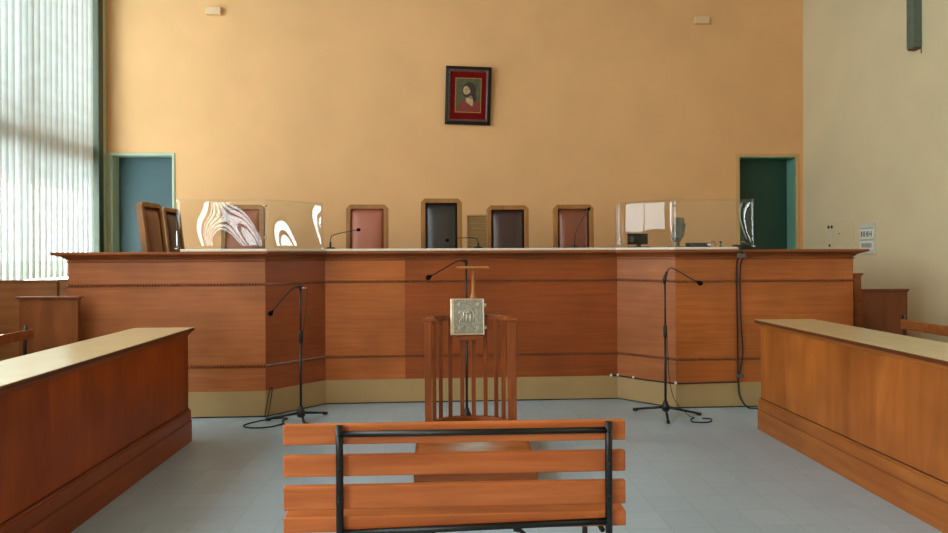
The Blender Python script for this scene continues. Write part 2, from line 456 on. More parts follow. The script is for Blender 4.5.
for i, (a, b) in enumerate(RW):
    z0, z1 = RZ[i]; fr = MB(); x0, x1 = UR + .005, UR + .05
    for aa, bb in ((a, a + .07), (b - .07, b), ((a + b) / 2 - .04, (a + b) / 2 + .04)):
        fr.box(x0, x1, aa, bb, z0, z1)
    fr.box(x0, x1, a, b, z0, z0 + .07); fr.box(x0, x1, a, b, z1 - .07, z1)
    f = struct(fr.build('window_%d' % (i + 6), M['green_dark'], bevel=.004))
    MB().box(UR + .03, UR + .035, a + .03, b - .03, z0 + .03, z1 - .03).build('glass_pane', M['glass'], f)
# green post and jamb in the back left corner
post = struct(MB().box(UL - .10, UL + .05, 8.745, 8.86, 0.5, HT).build('trim_1', M['green_dark'], bevel=.006))
struct(MB().box(UL - .10, UL + .02, 8.862, VB, 0.5, HT).build('trim_2', M['green_pale']))

# doors: recessed leaves with painted jambs
def door(n, o, leaf, jamb_l, jamb_r, depth, trim, tw, left_edge=None):
    mb = MB(); a, b, z0, z1 = o
    mb.box(a, b, VB + depth, VB + depth + .04, z0, z1)
    d = struct(mb.build('door_%d' % n, leaf))
    j = MB(); t = .012
    j.box(a, a + t, VB - .004, VB + depth, z0, z1, 0)
    j.box(b - t, b, VB - .004, VB + depth, z0, z1, 0)
    j.box(a + t, b - t, VB - .004, VB + depth, z1 - t, z1, 0)
    j.build('door_jamb', jamb_l, d)
    c = MB()
    c.box(a - tw if left_edge is None else left_edge, a, VB - .014, VB, z0, z1 + tw); c.box(b, b + tw, VB - .014, VB, z0, z1 + tw)
    c.box(a, b, VB - .014, VB, z1, z1 + tw)
    c.build('door_casing', trim, d, bevel=.003)
    h = MB().tube([(a + .07 if n == 2 else b - .07, VB + depth - .045, 1.52), (a + .17 if n == 2 else b - .17, VB + depth - .045, 1.52)], .01)
    h.tube([(a + .07 if n == 2 else b - .07, VB + depth, 1.52), (a + .07 if n == 2 else b - .07, VB + depth - .05, 1.52)], .01)
    h.build('door_handle', M['chrome'], d)
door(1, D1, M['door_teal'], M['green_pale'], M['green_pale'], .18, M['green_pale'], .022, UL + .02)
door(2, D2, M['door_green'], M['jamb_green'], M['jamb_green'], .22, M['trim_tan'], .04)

# outside: unseen slab, added to keep the sun off the upper glass
struct(MB().box(UL - 3.9, UL - .28, -6, 14.5, 5.5, 5.7).build('sun_blocker_slab', M['concrete']))

# ------------------------------------------------------------------ vertical blind
t = thing('vertical_blind', 'tall white vertical blind covering the window beside the teal door', 'blind', (UL - .035, 7.4, 1.14))
mb = MB(); lower_mb = MB()
y = 8.655 - 7.4; k = 0
while y > 6.12 - 7.4:
    w = .064; ang = math.radians(30 + random.uniform(-6, 6)); n = 6
    ztop = 4.93 - 1.14
    def col(z, mbx, z2, extra=0.0):
        pts = []
        for q in range(n + 1):
            s_ = -1 + 2 * q / n
            dx = s_ * w * math.sin(ang) + .010 * math.sin(s_ * PI) ; dy = s_ * w * math.cos(ang)
            pts.append((dx + extra, y + dy))
        vs = [(p[0], p[1], z) for p in pts] + [(p[0], p[1], z2) for p in pts]
        mbx.add(vs, [(q, q + 1, n + 2 + q, n + 1 + q) for q in range(n)], 0, True)
    col(0.185, mb, ztop)
    col(0.0, lower_mb, 0.185)
    y -= .111; k += 1
mb.build('blind_slats', M['blind'], t)
lower_mb.build('shaded_slat_ends', M['blind_shaded'], t)
MB().box(-.03, .03, 6.07 - 7.4, 8.735 - 7.4, 4.93 - 1.14, 4.99 - 1.14).build('head_rail', M['slab_white'], t, bevel=.003)

# ------------------------------------------------------------------ sweeping a profile along the dais plan
PATH = [(-3.125, 6.62), (-3.125, 6.025), (-1.50, 6.05), (-1.071, 6.525), (1.669, 6.575), (2.084, 6.145), (3.724, 6.165), (3.724, 6.75)]
def offset_path(path, off):
    P = [Vector(p) for p in path]; out = []
    for i, p in enumerate(P):
        dirs = []
        if i > 0: dirs.append((P[i] - P[i - 1]).normalized())
        if i < len(P) - 1: dirs.append((P[i + 1] - P[i]).normalized())
        ns = [Vector((d.y, -d.x)) for d in dirs]      # outward = to the right of travel
        if len(ns) == 1: m = ns[0] * off
        else:
            b = (ns[0] + ns[1]).normalized(); m = b * (off / b.dot(ns[0]))
        out.append(p + m)
    return out
def sweep(mb, path, prof, segs=None, mi=0, sm=False):
    offs = [offset_path(path, o) for o, z in prof]
    n = len(prof)
    for i in (segs if segs is not None else range(len(path) - 1)):
        vs = [(offs[k][i].x, offs[k][i].y, prof[k][1]) for k in range(n)] + [(offs[k][i + 1].x, offs[k][i + 1].y, prof[k][1]) for k in range(n)]
        fs = [(k, (k + 1) % n, n + (k + 1) % n, n + k) for k in range(n)]
        if segs is not None or i == 0: fs.append(tuple(range(n - 1, -1, -1)))
        if segs is not None or i == len(path) - 2: fs.append(tuple(range(n, 2 * n)))
        mb.add(vs, fs, mi, sm)
    return mb
def rect(o0, o1, z0, z1): return [(o0, z0), (o1, z0), (o1, z1), (o0, z1)]

dais = thing('judges_dais', 'long panelled wooden judges bench with angled corners and beige plinth', 'judges bench', (0.25, 6.4, 0))
inv = Matrix.Translation((-0.25, -6.4, 0))
class DMB(MB):
    def build(s, name, mats, parent=None, bevel=0.0, **k):
        s.v = [inv @ p for p in s.v]; return MB.build(s, name, mats, parent, bevel, **k)
# plinth, one board per face
for sgm in range(7):
    sweep(DMB(), PATH, rect(-.03, .008, 0.012, .222), [sgm]).build('plinth_board', M['plinth'], dais)
sweep(DMB(), PATH, rect(-.03, -.004, 0, .014)).build('plinth_foot', M['black_plastic'], dais)
# front panels: the centre is made of two boards
panels = {0: 'dais_a', 1: 'dais_a', 2: 'dais_c', 4: 'dais_a', 5: 'dais_b', 6: 'dais_a'}
for sgm, mt in panels.items():
    sweep(DMB(), PATH, rect(-.035, 0, .222, 1.345), [sgm]).build('front_panel', M[mt], dais)
cp = list(PATH); cut = -0.335
split = (cut, 6.525 + (cut + 1.071) / 2.74 * .05)
P2 = PATH[:4] + [split] + PATH[4:]
sweep(DMB(), P2, rect(-.035, 0, .222, 1.345), [3]).build('front_panel', M['dais_b'], dais, bevel=.002)
sweep(DMB(), P2, rect(-.035, 0, .222, 1.345), [4]).build('front_panel', M['dais_c'], dais, bevel=.002)
# beaded mouldings
for zc in (1.130, .436):
    mb = DMB(); sweep(mb, PATH, rect(0, .006, zc - .013, zc - .004))
    op = offset_path(PATH, .004)
    for i in range(len(op) - 1):
        a, b = op[i], op[i + 1]; L = (b - a).length; d = (b - a) / L; nn = int(L / .024)
        nrm = Vector((d.y, -d.x))
        for q in range(nn):
            c = a + d * ((q + .5) * L / nn)
            h = .0085
            vs = [(c.x - d.x * h, c.y - d.y * h, zc + .002), (c.x + d.x * h, c.y + d.y * h, zc + .002), (c.x + nrm.x * .014, c.y + nrm.y * .014, zc + .000), (c.x, c.y, zc + .019), (c.x, c.y, zc - .010)]
            mb.add(vs, [(0, 2, 3), (2, 1, 3), (2, 0, 4), (1, 2, 4), (0, 3, 1, 4)])
    mb.build('bead_molding', M['dais_bead'], dais)
sweep(DMB(), PATH, [(0, 1.325), (.006, 1.325), (.009, 1.332), (.006, 1.339), (0, 1.339)]).build('cornice_fillet', M['dais_trim'], dais)
cove = [(-.3, 1.345), (.0, 1.345), (.010, 1.348), (.016, 1.356), (.024, 1.364), (.040, 1.374), (.064, 1.382), (.088, 1.388), (.093, 1.392), (.095, 1.408), (.091, 1.412), (-.3, 1.412)]
sweep(DMB(), PATH, cove).build('cornice', M['dais_trim'], dais)
# desk board behind the front, seen only from behind
mb = DMB(); sweep(mb, PATH[1:-1], rect(-.66, -.30, 1.375, 1.412)); mb.build('desk_board', M['dais_trim'], dais)
for (x, yy) in ((-1.35, 6.72), (1.95, 6.76), (.3, 6.76)):
    DMB().box(x - .02, x + .02, yy - .1, yy, 0, 1.375).build('desk_support', M['dais_trim'], dais)

# white counter slab
SL = [(-2.19, 6.040)] + PATH[2:6] + [(2.642, 6.152)]
slab = MB(); sweep(slab, SL, [(-.6, 1.412), (.045, 1.412), (.05, 1.416), (.05, 1.431), (.045, 1.435), (-.6, 1.435)])
tag(slab.build('countertop', M['slab_white']), 'thin off-white countertop slab lying along the wooden judges bench', 'countertop')
ST = 1.435   # top of the slab

# acrylic screens
def acrylic(name, label, pts, z0, z1, sgn):
    t = thing(name, label, 'screen', (pts[1][0], pts[1][1], z0), 0, 'clear acrylic screens on the judges bench')
    ox, oy = pts[1]
    for si in range(2):
        a, b = Vector(pts[si]), Vector(pts[si + 1]); d = (b - a); L = d.length; d /= L; n = Vector((d.y, -d.x))
        nx, nz = 24, 14; th = .006
        mb = MB()
        for side in (0, 1):
            vs = []
            for i in range(nx + 1):
                for j in range(nz + 1):
                    s_ = i / nx; q = j / nz
                    bul = (0.0, -.004)[si] if sgn < 0 else (.017, .0)[si]
                    wob = bul * 4 * s_ * (1 - s_) + (.0012 if sgn > 0 and si == 0 else .004) * math.sin(s_ * 5.1 + si * 1.3 + q * 1.1) * math.sin(PI * s_) + (.0004 if sgn > 0 and si == 0 else .002) * math.sin(7 * s_ + 4 * q + si)
                    p = a + d * (L * s_) + n * (wob + (th if side else 0))
                    vs.append((p.x - ox, p.y - oy, q * (z1 - z0)))
            fs = [(i * (nz + 1) + j, (i + 1) * (nz + 1) + j, (i + 1) * (nz + 1) + j + 1, i * (nz + 1) + j + 1) for i in range(nx) for j in range(nz)]
            o0 = len(mb.v); mb.add(vs, fs, 0, True)
        S = (nx + 1) * (nz + 1)
        def strip(idx):
            for q in range(len(idx) - 1):
                mb.f.append([idx[q], idx[q + 1], idx[q + 1] + S, idx[q] + S]); mb.mi.append(1); mb.smooth.append(False)
        strip([j for j in range(nz + 1)]); strip([nx * (nz + 1) + j for j in range(nz + 1)])
        strip([i * (nz + 1) for i in range(nx + 1)]); strip([i * (nz + 1) + nz for i in range(nx + 1)])
        mb.build('acrylic_pane', [M['acrylic'], M['acrylic_edge']], t)
    for zz in (.10, z1 - z0 - .06):
        MB().tube([(-.012, -.012, zz), (.014, -.004, zz)], .007, 8).build('joint_screw', M['chrome'], t)
    for p in (pts[0], pts[2]):
        MB().box(p[0] - ox - .012, p[0] - ox + .012, p[1] - oy - .02, p[1] - oy + .02, 0, .012).build('base_clip', M['chrome'], t, bevel=.002)
acrylic('acrylic_screen', 'clear acrylic screen on the counter in front of the chairs near the teal door', [(-2.28, 6.16), (-1.525, 6.17), (-1.105, 6.62)], ST, 1.868, -1)
acrylic('acrylic_screen', 'clear acrylic screen on the counter in front of the computer monitors', [(1.668, 6.64), (2.10, 6.215), (2.83, 6.225)], ST, 1.868, 1)

# ------------------------------------------------------------------ judges' chairs
def make_chair(label, leather, loc, rz, width=.44, top=1.405, lean=0.05):
    t = thing('judge_chair', label, 'chair', loc, rz, 'high-backed leather chairs behind the judges bench')
    w = width / 2; z0, z1 = .40, top
    R = Matrix.Translation((0, .0, z0)) @ Matrix.Rotation(-lean, 4, 'X') @ Matrix.Translation((0, 0, -z0))
    ch = .038
    outer = [(-w, z0), (w, z0), (w, z1 - ch), (w - ch, z1), (-w + ch, z1), (-w, z1 - ch)]
    bw = .046
    inner = [(-w + bw, z0 + bw), (w - bw, z0 + bw), (w - bw, z1 - bw - .008), (w - bw - .008, z1 - bw), (-w + bw + .008, z1 - bw), (-w + bw, z1 - bw - .008)]
    mb = MB(); n = 6
    vs = [(p[0], -.03, p[1]) for p in outer] + [(p[0], -.03, p[1]) for p in inner] + [(p[0], .03, p[1]) for p in outer] + [(p[0], .03, p[1]) for p in inner]
    fs = []
    for k in range(n):
        k2 = (k + 1) % n
        fs += [(k, k2, n + k2, n + k), (2 * n + k2, 2 * n + k, 3 * n + k, 3 * n + k2), (k, 2 * n + k, 2 * n + k2, k2), (n + k2, 3 * n + k2, 3 * n + k, n + k)]
    mb.add(vs, fs, 0, False, R); mb.build('back_frame', M['chair_wood'], t, bevel=.004)
    # cushion: bulging pad
    cu = MB(); nx, nz = 8, 14; x0, x1, c0, c1 = -w + bw + .002, w - bw - .002, z0 + bw, z1 - bw - .002
    vs = []
    for i in range(nx + 1):
        for j in range(nz + 1):
            a, b = i / nx, j / nz
            bul = (min(1, 5 * min(a, 1 - a)) * min(1, 7 * min(b, 1 - b))) ** .5
            vs.append((x0 + (x1 - x0) * a, -.004 - .028 * bul, c0 + (c1 - c0) * b))
    m0 = len(vs)
    for i in range(nx + 1):
        for j in range(nz + 1):
            vs.append((x0 + (x1 - x0) * i / nx, .022, c0 + (c1 - c0) * j / nz))
    fs = []
    for i in range(nx):
        for j in range(nz):
            q = i * (nz + 1) + j
            fs.append((q, q + nz + 1, q + nz + 2, q + 1)); fs.append((m0 + q, m0 + q + 1, m0 + q + nz + 2, m0 + q + nz + 1))
    for i in range(nx):
        for j in (0, nz):
            q = i * (nz + 1) + j; fs.append((q, q + nz + 1, m0 + q + nz + 1, m0 + q))
    for j in range(nz):
        for i in (0, nx):
            q = i * (nz + 1) + j; fs.append((q, q + 1, m0 + q + 1, m0 + q))
    cu.add(vs, fs, 0, True, R); cu.build('back_cushion', leather, t)
    MB().box(-w, w, -.42, -.005, .36, .41).build('seat_frame', M['chair_wood'], t, bevel=.005)
    MB().box(-w + .015, w - .015, -.415, -.04, .41, .47).build('seat_cushion', leather, t, bevel=.018, segs=3)
    for sx in (-1, 1):
        for yy in (-.395, -.025):
            x = sx * (w - .025)
            mb = MB(); mb.add([(x - .022, yy - .022, .37), (x + .022, yy - .022, .37), (x + .022, yy + .022, .37), (x - .022, yy + .022, .37),
                               (x - .016, yy - .016, 0), (x + .016, yy - .016, 0), (x + .016, yy + .016, 0), (x - .016, yy + .016, 0)],
                              [(0, 1, 2, 3), (7, 6, 5, 4), (0, 4, 5, 1), (1, 5, 6, 2), (2, 6, 7, 3), (3, 7, 4, 0)])
            mb.build('leg', M['chair_wood'], t)
    return t
PZ = 0.5
make_chair('oak-framed chair turned sideways in front of the teal door, front one of two', M['leather_chest'], (-2.765, 7.06, PZ), math.radians(88), lean=.12)
make_chair('oak-framed chair turned sideways behind another, beside the teal door edge', M['leather_dark'], (-2.885, 7.90, PZ), math.radians(88), lean=.12)
make_chair('brown leather chair standing behind the acrylic screen nearest the blind', M['leather_red'], (-2.067, 7.40, PZ), 0, .44, 1.405)
make_chair('chestnut leather high-backed chair to the left of the black leather chair', M['leather_tan'], (-.776, 7.40, PZ), 0, .44, 1.405)
make_chair('tallest high-backed chair with black leather, below the framed portrait', M['leather_black'], (.006, 7.40, PZ), 0, .435, 1.468)
make_chair('dark brown leather high-backed chair next to the wall vent', M['leather_dark'], (.711, 7.40, PZ), 0, .445, 1.395)
make_chair('brown leather high-backed chair with a microphone in front, nearest the monitors', M['leather_chest'], (1.416, 7.40, PZ), 0, .43, 1.402)

# ------------------------------------------------------------------ desk microphones on the counter
def gooseneck(label, base, pts, group='gooseneck microphones on the judges bench'):
    t = thing('gooseneck_microphone', label, 'microphone', base, 0, group)
    MB().lathe([(.045, 0), (.045, .008), (.035, .016), (.012, .02)], 16).build('base', M['black_plastic'], t)
    P = [Vector(p) - Vector(base) for p in pts]
    MB().tube([(P[0].x, P[0].y, .01), P[0]], .010, 10).build('stem', M['black_metal'], t)
    MB().tube(bez(P, 8), .0042, 8).build('gooseneck', M['black_metal'], t)
    d = (P[-1] - P[-2]).normalized()
    MB().tube([P[-1] - d * .016, P[-1] - d * .008, P[-1] + d * .014, P[-1] + d * .02], [.008, .015, .015, .008], 12).build('microphone_head', M['black_foam'], t)
    return t
gooseneck('thin gooseneck microphone on the counter pointing at the chestnut leather chair', (-1.06, 6.78, ST),
          [(-1.06, 6.78, 1.50), (-1.055, 6.78, 1.545), (-1.02, 6.77, 1.572), (-.90, 6.74, 1.598), (-.785, 6.70, 1.616)])
gooseneck('thin gooseneck microphone on the counter bent towards the black leather chair', (.362, 6.80, ST),
          [(.362, 6.80, 1.485), (.350, 6.80, 1.525), (.31, 6.79, 1.538), (.20, 6.75, 1.537), (.11, 6.70, 1.53), (.06, 6.67, 1.513)])
gooseneck('thin gooseneck microphone rising in front of the chair nearest the monitors', (1.32, 6.86, ST),
          [(1.32, 6.86, 1.47), (1.325, 6.86, 1.56), (1.36, 6.85, 1.66), (1.41, 6.82, 1.75), (1.447, 6.80, 1.812)])

# ------------------------------------------------------------------ computer things on the counter
def monitor(label, loc, rz, w, h, lift, tilt, body, grp='monitors on the judges bench', thick=.04):
    t = thing('computer_monitor', label, 'monitor', loc, rz, grp)
    R = Matrix.Translation((0, 0, lift)) @ Matrix.Rotation(tilt, 4, 'X')
    mb = MB().box(-w / 2, w / 2, -.012, thick * .35, 0, h, 0, R)
    mb.add([(-w / 2 + .02, thick * .35, .02), (w / 2 - .02, thick * .35, .02), (w / 2 - .02, thick * .35, h - .02), (-w / 2 + .02, thick * .35, h - .02),
            (-w / 4, thick + .012, h * .25), (w / 4, thick + .012, h * .25), (w / 4, thick + .012, h * .75), (-w / 4, thick + .012, h * .75)],
           [(4, 5, 6, 7), (0, 1, 5, 4), (1, 2, 6, 5), (2, 3, 7, 6), (3, 0, 4, 7)], 0, False, R)
    mb.build('case', body, t, bevel=.003)
    MB().box(-w / 2 + .012, w / 2 - .012, -.0135, -.011, .015, h - .012, 0, R).build('screen_face', M['screen'], t)
    MB().box(-.02, .02, .012, .035, .008, lift + h * .3).build('neck', body, t, bevel=.003)
    MB().box(-.085, .085, -.06, .09, 0, .010).build('foot', body, t, bevel=.003)
    return t
# screens face the judges, so their backs are towards the room
monitor('low black monitor seen through the angled pane of acrylic', (1.905, 6.70, ST), math.radians(180 + 6), .205, .105, .030, 0, M['black_plastic'], thick=.010)
monitor('tilted grey-backed monitor on the counter beside the flat black box', (2.250, 6.62, ST), math.radians(180 + 56), .27, .235, .055, -.16, M['grey_plastic'])
bx = MB().box(-.10, .10, -.055, .055, 0, .042); tt = thing('desk_device', 'flat black box lying on the counter next to the grey-backed monitor', 'device', (2.40, 6.44, ST), .05)
bx.build('case', M['black_plastic'], tt, bevel=.004)
MB().tube([(.085, -.058, .024), (.085, -.040, .024)], .016, 14).build('dial', M['chrome'], tt)
tag(MB().tube(bez([(2.545, 6.52, ST + .003), (2.558, 6.52, ST + .045), (2.585, 6.53, ST + .055), (2.60, 6.53, ST + .03), (2.605, 6.54, ST + .003)], 8), .003, 8).build('cable', M['cable']),
    'thin wire loop standing up from the counter behind the flat acrylic pane', 'cable')
tt = thing('desk_stamp', 'tiny dark knobbed stamp standing on the counter by the green doorway', 'stamp', (2.665, 6.56, ST))
MB().lathe([(.014, 0), (.014, .012), (.006, .018), (.005, .038)], 12).build('base', M['grey_plastic'], tt)
MB().ball((0, 0, .048), .011, 10).build('knob', M['black_plastic'], tt)

# ------------------------------------------------------------------ cables on the right wing of the dais
t = thing('hanging_cable', 'pair of black cables hanging down the bench front below the flat acrylic pane', 'cable', (2.64, 6.08, 0))
o = Vector((2.64, 6.08, 0))
def rel(ps): return [Vector(p) - o for p in ps]
MB().tube(rel(bez([(2.632, 6.20, 1.445), (2.632, 6.10, 1.445), (2.633, 6.062, 1.41), (2.628, 6.068, 1.34), (2.635, 6.128, 1.25), (2.640, 6.135, .8), (2.645, 6.135, .36), (2.648, 6.135, .21), (2.66, 6.12, .09), (2.72, 6.08, .008), (2.86, 6.06, .008), (3.05, 6.04, .008)], 8)), .0075, 8).build('cable_strand', M['cable'], t)
MB().tube(rel(bez([(2.655, 6.20, 1.445), (2.655, 6.10, 1.445), (2.653, 6.062, 1.41), (2.665, 6.066, 1.34), (2.668, 6.13, 1.24), (2.672, 6.135, .8), (2.690, 6.135, .5), (2.668, 6.135, .34), (2.655, 6.138, .28)], 8)), .006, 8).build('cable_strand', M['cable'], t)
MB().box(-.03, .045, -.030, -.012, 1.335, 1.375).build('cable_clamp', M['grey_plastic'], t, bevel=.004)
MB().box(-.02, .05, .028, .046, .27, .30).build('cable_clip', M['grey_plastic'], t, bevel=.003)
# cable run along the top of the plinth on the right side
t = thing('baseboard_cable', 'black cable clipped along the top of the beige plinth, monitor side', 'cable', (2.0, 6.1, 0))
pp = offset_path(PATH, .016)
cps = [(pp[4].x - .06, pp[4].y - .002, .222), (pp[4].x + .004, pp[4].y - .006, .224), (pp[4].x * .5 + pp[5].x * .5, pp[4].y * .5 + pp[5].y * .5, .219), (pp[5].x, pp[5].y, .222), (2.35, pp[5].y + .003, .226), (2.64, pp[5].y + .006, .229)]
MB().tube([Vector(p) - Vector((2.0, 6.1, 0)) for p in cps], .006, 8).build('cable_strand', M['cable'], t)
for p in (cps[0], cps[1], (cps[1][0] * .72 + cps[3][0] * .28, cps[1][1] * .72 + cps[3][1] * .28, .222), cps[3]):
    q = Vector(p) - Vector((2.0, 6.1, 0))
    MB().box(q.x - .010, q.x + .010, q.y - .010, q.y + .006, q.z - .004, q.z + .018).build('cable_clip', M['paper'], t, bevel=.002)

# ------------------------------------------------------------------ microphone stands
def mic_stand(label, loc, h, legs, boom, head_dir=None, clip=True):
    t = thing('microphone_stand', label, 'microphone stand', loc, 0, 'black microphone stands on the floor')
    L = Vector(loc)
    MB().tube([(0, 0, .06), (0, 0, h * .62)], .0105, 12).build('lower_tube', M['black_metal'], t)
    MB().tube([(0, 0, h * .6), (0, 0, h)], .0075, 12).build('upper_tube', M['black_metal'], t)
    MB().tube([(0, 0, h * .585), (0, 0, h * .60), (0, 0, h * .67), (0, 0, h * .68)], [.012, .0165, .0165, .012], 14).build('height_clutch', M['black_plastic'], t)
    hub = MB().lathe([(.012, .035), (.030, .045), (.034, .06), (.034, .085), (.024, .10), (.018, .125), (.012, .13)], 16).build('hub', M['black_plastic'], t)
    for a, r in legs:
        d = Vector((math.cos(a), math.sin(a), 0))
        lg = MB().tube([d * .02 + Vector((0, 0, .072)), d * (r - .02) + Vector((0, 0, .020))], [.011, .0095], 10).build('leg', M['black_metal'], t)
        MB().tube([d * (r - .045) + Vector((0, 0, .0255)), d * (r - .03) + Vector((0, 0, .0165)), d * r + Vector((0, 0, .0145))], [.011, .0145, .0125], 10).build('rubber_foot', M['black_plastic'], lg)
    P = [Vector(p) - L for p in boom]
    MB().tube([P[0] + Vector((0, 0, -.035)), P[0] + Vector((0, 0, .002)), P[1]], [.010, .017, .010], 12).build('boom_clamp', M['black_plastic'], t)
    MB().tube(bez(P, 8), .0055, 8).build('gooseneck', M['black_metal'], t)
    d = (P[-1] - P[-2]).normalized()
    MB().tube([P[-1] - d * .028, P[-1] - d * .012, P[-1], P[-1] + d * .016, P[-1] + d * .026], [.006, .011, .019, .019, .011], 14).build('microphone_head', M['black_foam'], t)
    return t
# left stand, before the angled corner
s1 = mic_stand('black microphone stand before the angled bench corner nearest the blind', (-1.165, 5.86, 0), 1.115,
          [(math.radians(55), .30), (math.radians(172), .30), (math.radians(-70), .22)],
          [(-1.165, 5.86, 1.115), (-1.20, 5.83, 1.118), (-1.245, 5.78, 1.075), (-1.30, 5.70, 1.00), (-1.348, 5.62, .925)])
MB().tube([(0, 0, 1.095), (.02, -.004, 1.108), (.052, -.008, 1.108)], [.006, .006, .006], 8).build('cable_plug', M['chrome'], s1)
MB().tube(bez([(.052, -.008, 1.108), (.058, -.008, 1.06), (.04, .0, .9), (.022, .005, .76), (.016, .0, .62)], 8), .003, 6).build('microphone_cable', M['cable'], s1)
tag(MB().tube(bez([(-1.15, 5.84, .006), (-1.05, 5.72, .006), (-1.10, 5.66, .006), (-1.26, 5.74, .006), (-1.32, 5.88, .006), (-1.30, 5.97, .006), (-1.42, 5.96, .006), (-1.54, 5.86, .006), (-1.60, 5.74, .006), (-1.52, 5.66, .006), (-1.38, 5.68, .006), (-1.29, 5.78, .006)], 10), .0055, 8).build('floor_cable', M['cable']),
    'thin black cable coiled on the floor at the foot of the stand nearest the blind', 'cable')
tag(MB().tube(bez([(-1.497, 6.008, .006), (-1.496, 6.022, .05), (-1.478, 6.030, .15), (-1.463, 6.040, .235), (-1.452, 6.060, .25), (-1.447, 6.058, .22), (-1.458, 6.036, .12), (-1.472, 6.018, .03), (-1.47, 5.99, .006)], 8), .004, 8).build('wire_loop', M['cable']),
    'thin wire looped up over the beige plinth at the bench corner nearest the blind', 'cable')
# centre stand behind the witness stand
mic_stand('black microphone stand behind the slatted witness stand', (.205, 5.70, 0), 1.30,
          [(math.radians(90), .26), (math.radians(215), .26), (math.radians(-30), .26)],
          [(.205, 5.70, 1.325), (.16, 5.68, 1.332), (.10, 5.64, 1.312), (.0, 5.58, 1.255), (-.095, 5.52, 1.204)])
# right stand
s3 = mic_stand('black microphone stand before the angled bench corner with a bent neck', (1.902, 5.87, 0), 1.13,
          [(math.radians(138), .30), (math.radians(-4), .30), (math.radians(-104), .30)],
          [(1.897, 5.87, 1.155), (1.918, 5.865, 1.225), (1.945, 5.85, 1.256), (1.985, 5.80, 1.235), (2.05, 5.70, 1.18), (2.105, 5.62, 1.14)])
MB().tube(bez([(.012, -.005, .75), (.02, -.01, .5), (.03, -.015, .3), (.07, -.03, .14), (.17, -.06, .02), (.21, -.10, .006)], 8), .003, 6).build('microphone_cable', M['cable'], s3)
tag(MB().tube(bez([(2.11, 5.77, .006), (2.06, 5.70, .006), (2.05, 5.62, .006), (2.14, 5.60, .006), (2.20, 5.63, .006), (2.23, 5.72, .006), (2.17, 5.74, .006)], 10), .0055, 8).build('floor_cable', M['cable']),
    'short black cable loop on the floor beside the bent-neck microphone stand', 'cable')

# ------------------------------------------------------------------ counsel desks
def desk(label, x_in, x_out, y_far, y_near, body, plinth, ztop):
    """x_in: face towards the aisle"""
    s = 1 if x_out > x_in else -1
    t = thing('counsel_desk', label, 'desk', (x_in, y_far, 0), 0, 'long wooden desks on both sides of the aisle')
    def X(a): return a * s
    L = y_far - y_near; W = abs(x_out - x_in)
    def bx(x0, x1, y0, y1, z0, z1):
        m = MB(); a, b = sorted((X(x0), X(x1))); m.box(a, b, y0, y1, z0, z1); return m
    bx(.020, .05, -L, -.020, .02, ztop - .045).build('front_panel', body, t)
    bx(.05, W - .02, -.05, -.012, .02, ztop - .045).build('end_panel', body, t)
    bx(.05, W - .06, -L + .012, -L + .05, .02, ztop - .045).build('end_panel', body, t)
    bx(.05, W - .06, -L + .05, -.05, .52, .545).build('shelf', body, t)
    # stepped plinth wrapping the front and the far end
    def prof(o0): return o0
    m = MB()
    for (o, z0, z1) in ((0.0, 0, .155), (.0035, .155, .165), (.004, .165, .232), (.008, .232, .244)):
        a, b = sorted((X(o), X(.02))); m.box(a, b, -L, -o, z0, z1)
        a, b = sorted((X(.02), X(W - .02 - o))); m.box(a, b, -.02, -o, z0, z1)
    m.build('plinth', plinth, t, bevel=.003)
    # moulding under the top
    m = MB()
    for (o, z0, z1) in ((.010, ztop - .052, ztop - .043), (.003, ztop - .043, ztop - .032), (-.006, ztop - .032, ztop - .026)):
        a, b = sorted((X(o), X(.03))); m.box(a, b, -L, -o, z0, z1)
        a, b = sorted((X(.03), X(W - .03))); m.box(a, b, -.03, -o, z0, z1)
    m.build('edge_molding', plinth, t, bevel=.003)
    m = MB()
    for (o, z0, z1) in ((.0165, .244, .249), (.0025, .1545, .1575)):
        a, b = sorted((X(o), X(.03))); m.box(a, b, -L, -o, z0, z1)
    m.build('dark_joint', M['joint_strip'], t)  # thin dark strips along the plinth joints
    tp = bx(-.016, W, -L - .01, .016, ztop - .026, ztop - .002).build('desktop', M['desk_edge'], t, bevel=.005)
    bx(-.012, W - .003, -L - .006, .012, ztop - .004, ztop).build('laminate_surface', M['top_cream'], tp)
    return t
desk('long wooden desk with cream top along the aisle, blind side', -1.862, -2.285, 5.32, 1.9, M['desk_a'], M['desk_plinth'], .846)
desk('long wooden desk with cream top along the aisle, notice board side', 2.475, 2.93, 5.385, 1.9, M['desk_b'], M['desk_plinth_b'], .860)

